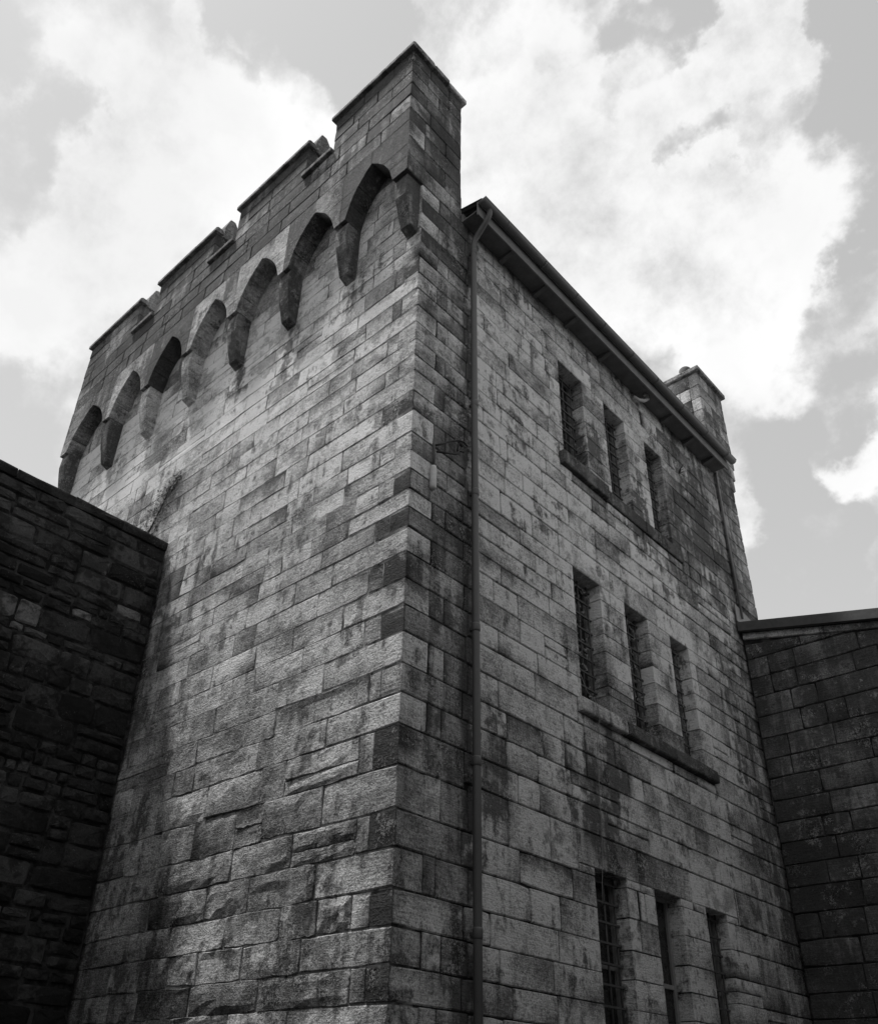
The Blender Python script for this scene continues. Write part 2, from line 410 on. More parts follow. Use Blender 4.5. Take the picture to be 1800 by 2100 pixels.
def front_soot_tone(p):
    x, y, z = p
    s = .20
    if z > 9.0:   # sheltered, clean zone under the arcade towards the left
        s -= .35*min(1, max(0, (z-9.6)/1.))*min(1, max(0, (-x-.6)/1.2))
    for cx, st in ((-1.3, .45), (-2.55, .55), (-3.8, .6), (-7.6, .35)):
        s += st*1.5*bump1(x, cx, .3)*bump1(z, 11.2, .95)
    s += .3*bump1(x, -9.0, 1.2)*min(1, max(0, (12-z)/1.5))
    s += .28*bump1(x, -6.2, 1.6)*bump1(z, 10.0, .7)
    if z < 8.6: s += .35*max(0, 1-(x+4.85)/1.1)  # darker towards the yard wall
    s += .34*max(0, (5.2-z)/2.8)  # darker towards the ground
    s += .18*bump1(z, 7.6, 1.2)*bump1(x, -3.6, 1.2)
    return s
def side_soot_shade(p):
    x, y, z = p
    s = .16
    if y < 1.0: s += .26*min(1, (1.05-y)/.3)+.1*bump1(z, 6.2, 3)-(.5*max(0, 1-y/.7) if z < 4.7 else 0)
    if x < -.06: s += .12 if z > 9 else -.1
    s += .7*bump1(y, .93, .13)  # shadow band beside the downpipe, painted into the stone colour
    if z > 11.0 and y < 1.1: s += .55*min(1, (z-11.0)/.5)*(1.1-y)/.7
    s += .9*bump1(y, 1.35, .45)*bump1(z, 4.55, .55)+.4*bump1(y, 1.35, .5)*bump1(z, 5.2, .3)
    s += .7*bump1(y, 3.35, .6)*bump1(z, 4.75, 1.15)
    s += .45*bump1(y, 3.75, .4)*bump1(z, 5.3, .5)
    s += .65*bump1(y, 7.4, 1.6)*bump1(z, 10.6, 2.4)
    s += .15*bump1(z, 12.35, .6)  # shade under the eave, painted into the stone colour
    s += .4*bump1(y, 4.9, 2.2)*bump1(z, 9.3, .35)
    for cy in (3.85, 5.1, 6.35): s += .6*bump1(y, cy, .35)*bump1(z, 10.2, 1.0)
    s += .55*max(0, min(1, (y-6.6)/1.4))*max(0, min(1, (9.4-z)/2.))
    s += .4*bump1(y, 3.0, 2.6)*max(0, (3.6-z)/1.6)  # darker near the ground
    return s
def dark_soot(base):
    def f(p): return base+1.1*(noise.noise(Vector(p)*.8))
    return f

def pick_tone(base=.30):
    r = rnd.random()
    if r < .09: return base*rnd.uniform(.36, .6)
    if r < .18: return base*rnd.uniform(1.2, 1.5)
    return base*rnd.uniform(.64, 1.28)

# cores (mortar bed the stones are set in)
mb = MB(); mb.box(XL+.03, -.4, .005, .40, 5.0, 13.54); mb.box(-.42, -.026, .005, .3, 5.0, 13.54); mb.box(XL+.03, -.4, .012, .40, 0, 4.999); mb.box(-.42, -.026, .013, .3, 0, 4.999)
front_wall = mb.build('front_wall', 'mortar', tower)
mb = MB()
CWN = [(a-.03, b+.03) for a, b in WIN]; CST = [(a-.03, b+.03) for a, b in STOREY]; cwins = [(a, b, c, d) for c, d in CST for a, b in CWN]
ys = sorted(set([.3, 9.07]+[v for w in CWN for v in w])); zs = sorted(set([0, 12.6]+[v for s in CST for v in s]))
for i in range(len(ys)-1):
    for j in range(len(zs)-1):
        yc, zc = (ys[i]+ys[i+1])/2, (zs[j]+zs[j+1])/2
        if any(a < yc < b and c < zc < d for a, b, c, d in cwins): continue
        mb.box(-.32, -.022, ys[i], ys[i+1], zs[j], zs[j+1])
side_wall = mb.build('side_wall', 'mortar_side', tower)
mb = MB(); mb.box(XL, -.32, 8.8, YB, 0, 15.2); mb.box(XL, XL+.3, .4, 8.8, 0, 12.6)
rear = mb.build('rear_wall', 'mortar', tower)

ash = []
# quoins: alternately long on one face and the other
quoins = []
start = {}
for z0, z1, k in courses:
    if z0 > 12.4:
        continue
    lowr = 1. if z0 < 5 else (.5 if z0 < 8 else .2)
    if z0 > 11.5: lowr = .1
    if k % 2 == 0:   # long on the front
        L = rnd.uniform(.82, 1.15) if z0 > 5 else rnd.uniform(.95, 1.25)
        quoins.append((block(FRONT, [(-L, z0), (0, z0), (0, z1), (-L, z1)], .34, (.006, 0, .005, .005), .36*rnd.uniform(.8, 1.25), front_soot_tone, .25+.5*lowr, cham=.012, round_=.02), front_wall))
        flen = L; slen = .345+rnd.uniform(-.03, .03)
    else:            # header on the front, long on the side
        S = rnd.uniform(.86, .93)
        d = .28+rnd.uniform(-.04, .05)
        dark = k in (1, 9, 13, 15, 17, 19, 23, 25, 27, 29)
        t = rnd.uniform(.22, .34) if not dark else rnd.uniform(.04, .10)
        mbk = block(SIDE, [(0, z0), (S, z0), (S, z1), (0, z1)], d, (0, .006, .005, .005), pick_tone(.25), side_soot_shade, .2+.3*lowr, cham=.012, round_=.015)
        # the header end carries its own weathering
        for i, v in enumerate(mbk.v):
            if v[1] < .03 and v[0] < -.004: mbk.tone[i] = t*rnd.uniform(.7, 1.1); mbk.soot[i] = .75 if dark else .2
        quoins.append((mbk, side_wall)); flen = d; slen = S
    # closers and fillers beside the quoins
    x = -flen
    if k % 2 == 1:
        wd = rnd.uniform(.16, .26)
        dk = k in (3, 9, 15, 17, 1)
        ash.append((block(FRONT, [(x-wd, z0), (x, z0), (x, z1), (x-wd, z1)], .14, (.006, .006, .005, .005), .09 if dk and rnd.random() < .8 else pick_tone(.32), (lambda p: .35) if dk else front_soot_tone, .3+.4*lowr), front_wall)); x -= wd
        s0 = slen
    else:
        s0 = slen; wd = rnd.uniform(.17, .24)
        ash.append((block(SIDE, [(s0, z0), (s0+wd, z0), (s0+wd, z1), (s0, z1)], .14, (.007, .007, .005, .005), rnd.choice([.36, .4, .22, .3, .12]), side_soot_shade, .3), side_wall)); s0 += wd
        ash.append((block(SIDE, [(s0, z0), (.95, z0), (.95, z1), (s0, z1)], .14, (.007, .006, .005, .005), pick_tone(.24), side_soot_shade, .25), side_wall)); s0 = .95
    start[k] = s0
    # ---- front face running left
    xend = XL if z1 > 8.3 else -4.95
    xc = x
    while xc > xend+.05:
        big_ = 1.0 if z0 > 6 else 1.12
        L = rnd.choice([rnd.uniform(.32, .5), rnd.uniform(.5, .85), rnd.uniform(.55, .95), rnd.uniform(.8, 1.35)])*big_
        xn = max(xend, xc-L)
        if xn-xend < .25: xn = xend
        wob = lambda: rnd.uniform(-.006, .006) if z0 > 5.5 else rnd.uniform(-.02, .02)
        clean = 9.3 < z0 < 12.5 and xc < -1.0
        t0 = pick_tone((.50 if xc > -2.5 else .58) if clean and z0 > 9.9 else lerp(z0, [2, 5, 8], [.25, .30, .36]))
        if clean and t0 < .22: t0 = .2
        rows = [(z0, z1)]
        if rnd.random() < .10 and z1-z0 > .27:
            zm = z0+(z1-z0)*rnd.uniform(.4, .6); rows = [(z0, zm), (zm, z1)]
        for (za, zb) in rows:
            j = rnd.uniform(-.02, .02)
            g2 = rnd.uniform(.0015, .0055); fl_ = z0 > 5.2
            ash.append((block(FRONT, [(xn+j, za+(wob() if za == z0 else 0)), (xc, za), (xc, zb), (xn, zb)], .12, (g2, g2, g2, g2), t0*rnd.uniform(.92, 1.08), front_soot_tone, .16+.75*max(0, min(1, (7.0-z0)/4)), cham=.004 if fl_ else .006, rec=.003 if fl_ else .006, jit=.003+.008*(z0 < 5), round_=(.03 if rnd.random() < .25 else .006), tilt=.0035+.006*(z0 < 5), nx=4 if z0 > 6.6 else 8, nz=3 if z0 > 6.6 else 5), front_wall))
        xc = xn
for z0, z1, k in courses:
    if z0 < 12.4: continue
    xc = -.3
    while xc > XL+.05:
        xn = max(XL, xc-rnd.uniform(.4, 1.0))
        if xn-XL < .2: xn = XL
        ash.append((block(FRONT, [(xn, z0), (xc, z0), (xc, z1), (xn, z1)], .1, (.005,)*4, pick_tone(.3), lambda p: .25, .2), front_wall)); xc = xn
# ---- side face from the downpipe to the far pier
sillrects = [(2.93, 4.08, 9.41, 9.64), (4.08, 5.2, 9.41, 9.64), (5.2, 6.34, 9.41, 9.64), (2.94, 3.95, 5.735, 5.92), (3.95, 5.15, 5.735, 5.92), (5.15, 6.34, 5.735, 5.92), (2.95, 6.3, 1.93, 2.12)]
lintrects = [(a, b, d, d+(.33, .36, .37)[i]) for i, (c, d) in enumerate(STOREY) for a, b in LINT]
ex = wins+sillrects+lintrects
ZL = sorted(set([round(v, 4) for r in sillrects+lintrects+wins for v in r[2:]]))
YL = sorted(set([v for w in WIN for v in w]))
def snapz(z):
    b = min(ZL, key=lambda q: abs(q-z)); return b if abs(b-z) < .085 else z
def snapy(y):
    b = min(YL, key=lambda q: abs(q-y)); return b if abs(b-y) < .17 else y
for z0, z1, k in courses:
    if z0 > 12.4: continue
    yc = start[k]
    z0, z1 = snapz(z0), snapz(z1)
    rects = []
    cuts = sorted([v for w in WIN for v in w])
    while yc < 8.28:
        L = rnd.choice([rnd.uniform(.34, .5), rnd.uniform(.5, .75), rnd.uniform(.6, .9), rnd.uniform(.85, 1.2)])
        if rnd.random() < .05: L = .16
        yn = min(8.3, yc+L)
        if yn < 6.5: yn = snapy(yn)
        if yn <= yc+.05: yn = yc+.3
        if 8.3-yn < .25: yn = 8.3
        zm0 = z0
        if rnd.random() < .07 and z1-z0 > .27:
            zm = z0+(z1-z0)*rnd.uniform(.4, .6); rects += [(yc, yn, z0, zm), (yc, yn, zm, z1)]
        else: rects.append((yc, yn, z0, z1))
        yc = yn
    for (a, b, c, d) in subtract(rects, ex):
        def near(v, lst): return any(abs(v-q) < 1e-6 for q in lst)
        inwinrow = any(c < w[3]-.02 and d > w[2]+.02 for w in wins)
        gl = gr = .007
        dep = .13
        if inwinrow and near(a, [w[1] for w in WIN]): gl = 0; dep = .30
        if inwinrow and near(b, [w[0] for w in WIN]): gr = 0; dep = .30
        t0 = pick_tone(.46 if b < 6.6 else .34)
        if inwinrow and near(a, [w[1] for w in WIN]) and near(b, [w[0] for w in WIN]):
            t0 = pick_tone(.48)
            if c < 6.3 and c > 5.8: t0 = .13
            if 3.0 < b-a < .5: pass
        gv = rnd.uniform(.004, .008)
        ash.append((block(SIDE, [(a, c+rnd.uniform(-.004, .004)), (b, c), (b, d), (a, d)], dep, (gl, gr, gv, gv), t0, side_soot_shade, .25+.25*rnd.random(), jit=.003 if not inwinrow else .0015, cham=.003 if dep > .2 else .009, rec=.003 if dep > .2 else .010, tilt=.002 if dep > .2 else .004, round_=(.03 if rnd.random() < .18 else .006)*(.0 if dep > .2 else 1), nx=6 if b-a > .5 else 4, nz=4), side_wall))
# far pier, a little proud of the wall
for z0, z1, k in courses+[(12.45, 12.6, 99)]:
    if k == 99 or z0 > 12.4: continue
    c = [(8.3, 8.72, 0), (8.72, 9.1, 0)] if k % 2 else [(8.3, 9.1, 0)]
    for a, b, _ in c:
        ash.append((block(SIDE, [(a, z0), (b, z0), (b, z1), (a, z1)], .18, (.006, 0 if b > 9 else .006, .005, .005), pick_tone(.22), lambda p: side_soot_shade(p)+.22, .2, proud=.03, round_=.02), side_wall))
emit(ash, 'ashlar_block', 'stone', front_wall, 300)
for mbq, par in quoins: mbq.build('quoin', 'stone', par)

# sills and lintels
for i, r in enumerate(sillrects):
    pr = .075 if i in (0, 3, 4, 5) else .03
    sf = (lambda p: 1.0) if i not in (3,) else (lambda p: .4)
    block(SIDE, [(r[0], r[2]), (r[1], r[2]), (r[1], r[3]), (r[0], r[3])], .36+pr, (.003, .003, 0, 0), .2 if i != 3 else .34, sf, .3, proud=pr, cham=.015, round_=.02).build('sill', 'stone', side_wall)
for r in lintrects:
    block(SIDE, [(r[0], r[2]), (r[1], r[2]), (r[1], r[3]), (r[0], r[3])], .36, (.006, .006, 0, .006), pick_tone(.42), side_soot_shade, .15).build('lintel', 'stone', side_wall)

# windows
def window(y0, y1, z0, z1, kind):
    f = MB(); xg = -.225 if z0 > 4 else -.185
    fr = .045
    f.box(xg-.05, xg, y0-.02, y0+fr, z0-.02, z1+.02); f.box(xg-.05, xg, y1-fr, y1+.02, z0-.02, z1+.02)
    f.box(xg-.05, xg-.002, y0+fr, y1-fr, z1-fr, z1+.02); f.box(xg-.05, xg-.002, y0+fr, y1-fr, z0-.02, z0+fr)
    if kind == 'sash':
        zm = z0+(z1-z0)*.47; f.box(xg-.06, xg-.004, y0+fr, y1-fr, zm-.025, zm+.025)
    w = f.build('window', 'pale' if kind == 'sash' else 'timber', tower, bevel=.004)
    zc = (z0+z1)/2 if kind != 'sash' else zm
    for (a, b) in ((z0+fr, zc-.02), (zc+.02, z1-fr)):
        p = MB(); p.box(xg-.04, xg-.032, y0+fr, y1-fr, a, b); p.build('pane', 'glass', w)
    if kind == 'sash':
        h = MB(); h.box(xg-.03, xg-.006, (y0+y1)/2-.012, (y0+y1)/2+.012, z0+fr, zm-.02); h.build('glazing_bar', 'pale', w)
        return
    if kind != 'sash':
        h = MB(); h.box(xg-.04, xg-.012, y0+fr, y1-fr, zc-.02, zc+.02); h.build('glazing_bar', 'timber', w)
    xb = xg+.045
    for i in range(3):
        yy = y0+(y1-y0)*(i+.7)/3.4*1.15
        b = MB(); b.tube([(xb, yy, z0-.01), (xb+rnd.uniform(-.006, .006), yy, (z0+z1)/2), (xb, yy, z1+.01)], .012, 6); b.build('bar', 'iron', w, True)
    nr = 9
    for i in range(nr):
        zz = z0+(z1-z0)*(i+.6)/nr
        b = MB(); b.box(xb-.006, xb+.016, y0-.01, y1+.01, zz-.011, zz+.011); b.build('crossbar', 'iron', w)
    if kind == 'mesh':   # torn netting and old nest litter caught between the bars
        l = MB()
        for i in range(80):
            c = Vector((xb+rnd.uniform(-.02, .02), rnd.uniform(y0+.03, y1-.03), rnd.uniform(z0+.05, z1-.05)))
            a0 = rnd.uniform(0, 6.28); r_ = rnd.uniform(.015, .04)
            pts = [c+Vector((rnd.uniform(-.008, .008), math.cos(a0+t*.8)*r_, math.sin(a0+t*.8)*r_)) for t in range(5)]
            l.tube(pts, .008, 5, False)
        l.build('torn_netting', 'pale', w)['kind'] = 'stuff'
for si, (c, d) in enumerate(STOREY):
    for wi, (a, b) in enumerate(WIN):
        kind = 'mesh' if si == 1 else ('sash' if (si == 2 and wi == 1) else 'bars')
        window(a, b, c, d, kind)
iv = MB(); iv.box(-.9, -.85, 2.2, 7.0, .2, 12.3); iv.build('interior', 'void', tower)

# ---- arcade, parapet
parapet = MB(); parapet.box(XL+.03, -.05, -.28, .28, 13.55, 14.47); parapet.box(-.5, -.03, .28, .77, 12.45, 14.47)
for a, b in ((-1.67, -.05), (-4.17, -2.39), (-6.69, -4.93), (XL+.03, -7.43)): parapet.box(a, b, -.28, .12, 14.47, 15.33)
parapet.box(-.5, -.03, .1, .77, 14.47, 15.33)
parapet = parapet.build('parapet', 'mortar', tower)
PS = dark_soot(.98); PT = .17
corb_left = [-.27, -1.44, -2.69, -3.95, -5.20, -6.46, -7.74, -9.30]
CW = .235
# corbels with a swelling, tapering profile
def corbel(x0, x1, corner=False):
    prof = [(-.25, 12.447), (-.262, 12.32), (-.262, 12.2), (-.245, 12.06), (-.215, 11.9), (-.18, 11.74), (-.15, 11.62), (-.135, 11.55), (-.0, 11.49)]
    vs = []; n = len(prof)
    w1 = .028
    for x, e in ((x0, 1), (x1, -1)):
        for y, z in prof: vs.append((x+rnd.uniform(-.004, .004)+e*(12.45-z)*w1, y+rnd.uniform(-.005, .005), z))
        vs.append((x, .1, 11.50)); vs.append((x, .1, 12.447))
    K = n+2; fs = []
    for i in range(K):
        j = (i+1) % K; fs.append((i, j, K+j, K+i))
    fs.append(tuple(range(K-1, -1, -1))); fs.append(tuple(K+i for i in range(K)))
    mb = MB(); mb.add(vs, fs, tone=rnd.choice([.3, .36, .26]) if x0 < -4.3 and x0 > -7 else .2, soot=[(.0 if -7 < x0 < -4.3 else .75)+.4*noise.noise(Vector(p)*2.3) for p in vs], rgh=.4)
    return mb.build('corbel', 'stone', parapet, bevel=.006)
for i, xl in enumerate(corb_left): corbel(xl, xl+CW-(.01 if i == 0 else 0))
# spandrels with pointed arches
def arch_pt(xa, xb, t):  # t 0..1 from springing to apex ; returns offset fraction and height
    return t
SPR, APX, ZT = 12.45, 13.27, 13.55
def arch_half(xs, xm, z_a, z_b):
    """xs = springing x, xm = apex x; arc heights z_a..z_b (fractions of the rise)."""
    hw = abs(xm-xs); rise = APX-SPR; Rr = (hw*hw+rise*rise)/(2*hw); sgn = 1 if xm > xs else -1
    pts = []
    for i in range(7):
        h = z_a+(z_b-z_a)*i/6.
        zz = h*rise; off = hw*(.42*h+.58*h**2.8)+rnd.uniform(-.004, .004)
        pts.append((xs+sgn*off, SPR+zz))
    return pts
def spandrel(outer, pts, ztop_pts, tone, soot):
    """strip between the arch curve and an outer polyline, thickness of the projecting arcade."""
    n = len(pts); vs = []; fs = []
    for y in (-.31, .06):
        for (x, z), (xo, zo) in zip(pts, ztop_pts):
            vs += [(x, y, z), (xo, y, zo)]
    H = 2*n
    for i in range(n-1):
        a, b, c, d = 2*i, 2*i+1, 2*i+3, 2*i+2
        fs += [(a, b, c, d), (H+d, H+c, H+b, H+a), (a, d, H+d, H+a), (b, H+b, H+c, c)]
    fs += [(0, H, H+1, 1), (2*n-2, 2*n-1, H+2*n-1, H+2*n-2)]
    mb = MB(); mb.add(vs, fs, tone=[tone*rnd.uniform(.8, 1.2) for _ in vs], soot=[soot+.5*noise.noise(Vector(p)*1.7) for p in vs], rgh=.45)
    bm = bmesh.new()
    o = mb.build('arch_stone', 'stone', parapet)
    bm.from_mesh(o.data); bmesh.ops.recalc_face_normals(bm, faces=bm.faces); bm.to_mesh(o.data); bm.free()
    return o
for i in range(len(corb_left)-1):
    xr = corb_left[i]; xl = corb_left[i+1]+CW      # opening between
    xm = (xr+xl)/2; cr = xr+(CW/2 if i else .27); cl = corb_left[i+1]+(CW/2 if i < 6 else 0)
    g = .004
    for xs, co in ((xr, cr), (xl, cl)):
        s = 1 if co > xs else -1
        tone = rnd.uniform(.15, .24) if i < 2 or i == 6 else rnd.uniform(.2, .32); so_ = PS((xm, 0, 13))
        so_ = so_-.15 if (i < 2 or i == 6) else so_-.45
        for q, (f0, f1) in enumerate(((0, .33), (.342, .66), (.672, 1.))):
            cur = arch_half(xs, xm, f0, f1); tq = tone*rnd.uniform(.75, 1.3)
            if q < 2: spandrel(None, cur, [(co-s*g, z) for x, z in cur], tq, so_)
            else:
                zb = cur[0][1]
                top = [(co-s*g+(xm-co+s*g*2)*min(1, max(0, (j-2)/4.)), zb+(ZT-zb)*min(1, j/2.)) for j in range(7)]
                spandrel(None, cur, top, tq, so_+.05)
# parapet courses
para = []
pc = [(13.555, 13.87), (13.87, 14.19), (14.19, 14.50)]
mc = [(14.50, 14.80), (14.80, 15.08), (15.08, 15.345)]
MER = [(-1.70, .0), (-4.20, -2.36), (-6.72, -4.90), (-9.3, -7.40)]
def prow(x0, x1, z0, z1, cornerlong, depth=.18):
    xc = x1; first = True
    while xc > x0+.02:
        L = rnd.uniform(.45, 1.05); xn = max(x0, xc-L)
        if xn-x0 < .25: xn = x0
        d = depth
        gr = .005
        if first and abs(x1) < .01: gr = 0; d = .33
        gl = 0 if xn == x0 else .005
        para.append(block(PARA, [(xn, z0), (xc, z0), (xc, z1), (xn, z1)], d, (gl, gr, .004, .005), pick_tone(PT), PS, .2, round_=.012))
        xc = xn; first = False
def srow(y0, y1, z0, z1, d0=.2):
    yc = y0
    while yc < y1-.02:
        yn = min(y1, yc+rnd.uniform(.35, .8))
        if y1-yn < .2: yn = y1
        d = .40 if yc == y0 and y0 < -.2 else d0
        para.append(block(SIDE, [(yc, z0), (yn, z0), (yn, z1), (yc, z1)], d, (0 if yc == y0 and y0 < -.2 else .005, 0 if yn == y1 else .005, .004, .005), pick_tone(.18), dark_soot(.75), .2, round_=.012))
        yc = yn
for r, (z0, z1) in enumerate(pc+mc):
    odd = r % 2
    for mi, (a, b) in enumerate([(XL, 0.)] if r < 3 else MER):
        x1 = b
        if mi == 0 and odd: x1 = -.405
        prow(a, x1, z0, z1, odd)
    srow(-.31 if odd else .02, .80, z0, z1)
# side of the corner turret below the parapet courses, down to the corbel
for r, (z0, z1) in enumerate([(12.455, 12.80), (12.80, 13.18), (13.18, 13.555)]):
    srow(.01, .80, z0, z1)
    para.append(block(Frame((0, 0, 0), (0, 1, 0), (1, 0, 0)), [(-.31, z0), (.01, z0), (.01, z1), (-.31, z1)], .012, (0, .005, .004, .004), pick_tone(.17), dark_soot(.5), .15, proud=.006))
emit(para, 'parapet_block', 'stone', parapet, 300)
# string ledge round the turret side, embrasure sills, copings
def slab(name, x0, x1, y0, y1, z0, z1, tone=.16, soot=.55, bevel=.015):
    mb = MB(); mb.box(x0, x1, y0, y1, z0, z1, tone=tone, soot=soot, rgh=.3); return mb.build(name, 'stone', parapet, bevel=bevel)
def coping(x0, x1, y0, y1, z0, h, n):
    L = (x1-x0)/n
    for i in range(n):
        mb = MB(); j = .004
        a, b = x0+i*L+j, x0+(i+1)*L-j
        k = .04; dz = rnd.uniform(-.002, .016)
        vs = [(a, y0, z0+dz), (b, y0, z0+dz), (b, y1, z0+dz), (a, y1, z0+dz), (a, y0, z0+h*.65+dz), (b, y0, z0+h*.65+dz), (b, y1, z0+h*.65+dz), (a, y1, z0+h*.65+dz),
              (a, y0+k, z0+h+dz), (b, y0+k, z0+h+dz), (b, y1-k, z0+h+dz), (a, y1-k, z0+h+dz)]
        fs = [(3, 2, 1, 0), (0, 1, 5, 4), (1, 2, 6, 5), (2, 3, 7, 6), (3, 0, 4, 7), (4, 5, 9, 8), (5, 6, 10, 9), (6, 7, 11, 10), (7, 4, 8, 11), (8, 9, 10, 11)]
        mb.add(vs, fs, tone=.17, soot=.5, rgh=.3); mb.build('coping_stone', 'stone', parapet, bevel=.01)
coping(-1.76, .06, -.375, .12, 15.345, .12, 3)
mbc = MB(); mbc.box(-.5, .062, .124, .45, 15.345, 15.45, tone=.16, soot=.5, rgh=.3); mbc.build('coping_stone', 'stone', parapet, bevel=.015)
mbc = MB(); mbc.box(-.5, .05, .458, .87, 15.34, 15.44, tone=.34, soot=.15, rgh=.4); mbc.build('coping_stone', 'stone', parapet, bevel=.02)
for a, b in MER[1:]:
    coping(a-.05, b+.05, -.375, -.2, 15.345, .12, 3)
    # raised saddleback behind the front coping
    prof = [(-.195, 15.35), (-.195, 15.62), (-.10, 15.92), (.0, 15.93), (.14, 15.72), (.16, 15.35)]
    vs = [(x, y+rnd.uniform(-.01, .01), z+rnd.uniform(-.01, .01)) for x in (a+.02, b+.02) for y, z in prof]; n = 6
    fs = [(i, (i+1) % n, n+(i+1) % n, n+i) for i in range(n)]+[tuple(range(n-1, -1, -1)), tuple(n+i for i in range(n))]
    mb = MB(); mb.add(vs, fs, tone=.17, soot=.5, rgh=.3); mb.build('saddleback', 'stone', parapet, bevel=.015)
for a, b in ((-2.36, -1.70), (-4.90, -4.20), (-7.40, -6.72)):
    slab('embrasure_sill', a-.04, b+.01, -.37, .25, 14.506, 14.60)
# flashing strips on the inner face of the two turrets
for yy, zz, xx in ((.83, 12.62, -.03), (8.24, 13.4, -.42)):
    mb = MB(); mb.box(xx-.04, xx, yy, yy+.012, zz, zz+.42 if yy < 1 else zz+1.1)
    mb.build('flashing', 'white', tower)

# far turret (end merlon of the rear parapet)
ft = MB(); ft.box(-.69, -.02, 8.33, 9.35, 12.6, 15.2); ft = ft.build('far_turret', 'mortar', tower)
FT_S = Frame((.03, 0, 0), (0, 1, 0), (1, 0, 0)); FT_F = Frame((0, 8.3, 0), (1, 0, 0), (0, -1, 0))
zz = [12.45, 12.8, 13.12, 13.45, 13.78, 14.1, 14.42, 14.75, 15.1]
for i in range(len(zz)-1):
    z0, z1 = zz[i], zz[i+1]
    e = 9.1+.28*min(1, max(0, (z0-12.2)/.8))
    c = [(8.3, 8.75), (8.75, e)] if i % 2 else [(8.3, 9.0), (9.0, e)]
    for a, b in c:
        block(FT_S, [(a, z0), (b, z0), (b, z1), (a, z1)], .2, (0 if a == 8.3 else .005, 0 if b == e else .005, .004, .004), .34 if (i in (3, 5) and a < 8.5) else pick_tone(.2), dark_soot(.34), .2, round_=.015).build('turret_block', 'stone', ft)
    c = [(-.7, -.175)] if i % 2 else [(-.7, -.4), (-.4, -.175)]
    for a, b in c:
        block(FT_F, [(a, z0), (b, z0), (b, z1), (a, z1)], .1, (.003, .003, .004, .004), .36 if i == 6 else pick_tone(.2), dark_soot(.1 if i == 6 else .38), .2).build('turret_block', 'stone', ft)
mb = MB(); mb.box(-.78, .10, 8.24, 9.48, 15.105, 15.22, tone=.2, soot=.4, rgh=.3); mb.build('coping_stone', 'stone', ft, bevel=.02)
mb = MB()
mb.tube([(-.30, 8.55, 15.22), (-.30, 8.55, 15.30), (-.30, 8.55, 15.42), (-.30, 8.55, 15.52), (-.30, 8.55, 15.56)], [.12, .125, .12, .13, .10], 16)
mb.build('chimney_pot', 'clay', ft, True)
# turret foot and rear parapet behind the roof
mb = MB(); mb.box(XL, -.75, 8.4, 9.2, 12.6, 14.2); mb.build('rear_parapet', 'mortar', tower)

# ---- roof, eaves, gutter, downpipes
def slope_sheet(x0, z0, x1, z1, y0, y1, th):
    mb = MB(); nn = int((y1-y0)/.076)*4; vs = []; fs = []
    for i in range(nn+1):
        y = y0+(y1-y0)*i/nn; o = .009*math.sin(2*math.pi*i/4.)
        vs += [(x0, y, z0+o), (x1, y, z1+o), (x0, y, z0-th+o), (x1, y, z1-th+o)]
    for i in range(nn):
        a = 4*i; b = a+4
        fs += [(a, a+1, b+1, b), (a+2, b+2, b+3, a+3), (a, b, b+2, a+2), (a+1, a+3, b+3, b+1)]
    mb.add(vs, fs); return mb
slope_sheet(.36, 12.66, -4.65, 14.05, .82, 8.28, .012).build('roof', 'roof', tower, True)
slope_sheet(-4.65, 14.05, -9.3, 12.7, .82, 8.28, .012).build('roof', 'roof', tower, True)
EY0, EY1 = .815, 8.29
mb = MB(); mb.box(.0, .27, EY0, EY1, 12.44, 12.462); soff = mb.build('soffit', 'soffit', tower)
mb = MB(); mb.box(.272, .30, EY0, EY1, 12.36, 12.63); mb.build('fascia', 'timber', tower, bevel=.004)
mb = MB(); mb.box(-.3, .02, EY0, EY1, 12.464, 12.62); mb.build('wall_plate', 'soffit', tower)
# half round gutter
def gutter(y0, y1, xc, zc, r):
    mb = MB(); n = 10; prof = []
    for i in range(n+1):
        an = math.pi+math.pi*i/n; prof.append((xc+r*math.cos(an), zc+r*math.sin(an)))
    prof += [(xc+r+.008, zc+.004), (xc+r-.004, zc+.008)]
    for i in range(n+1):
        an = 2*math.pi-math.pi*i/n; prof.append((xc+(r-.005)*math.cos(an), zc+(r-.005)*math.sin(an)))
    K = len(prof); vs = []; segs = 8
    for k in range(segs+1):
        y = y0+(y1-y0)*k/segs; dz = .004*math.sin(k*1.7)
        vs += [(x, y, z+dz) for x, z in prof]
    fs = [(k*K+i, k*K+(i+1) % K, (k+1)*K+(i+1) % K, (k+1)*K+i) for k in range(segs) for i in range(K)]
    for base, rev in ((0, 0), (segs*K, 1)):
        f = [base+i for i in range(n+1)]; fs.append(tuple(f if rev else f[::-1]))
    mb.add(vs, fs); o = mb.build('gutter', 'gutter', tower, True)
    yy = y0+.55
    while yy < y1:
        b = MB(); pts = [(xc+(r+.006)*math.cos(math.pi+math.pi*i/12), yy, zc+(r+.006)*math.sin(math.pi+math.pi*i/12)) for i in range(13)]
        vs = []; fs = []
        for i, p in enumerate(pts): vs += [(p[0], yy-.014, p[2]), (p[0], yy+.014, p[2])]
        for i in range(12): fs.append((2*i, 2*i+2, 2*i+3, 2*i+1))
        b.add(vs, fs); bo = b.build('gutter_joint', 'gutter', o, True); yy += .84+rnd.uniform(-.06, .06)
        so2 = bo.modifiers.new('s', 'SOLIDIFY'); so2.thickness = .006
    return o
gut = gutter(.80, 8.42, .375, 12.60, .068)
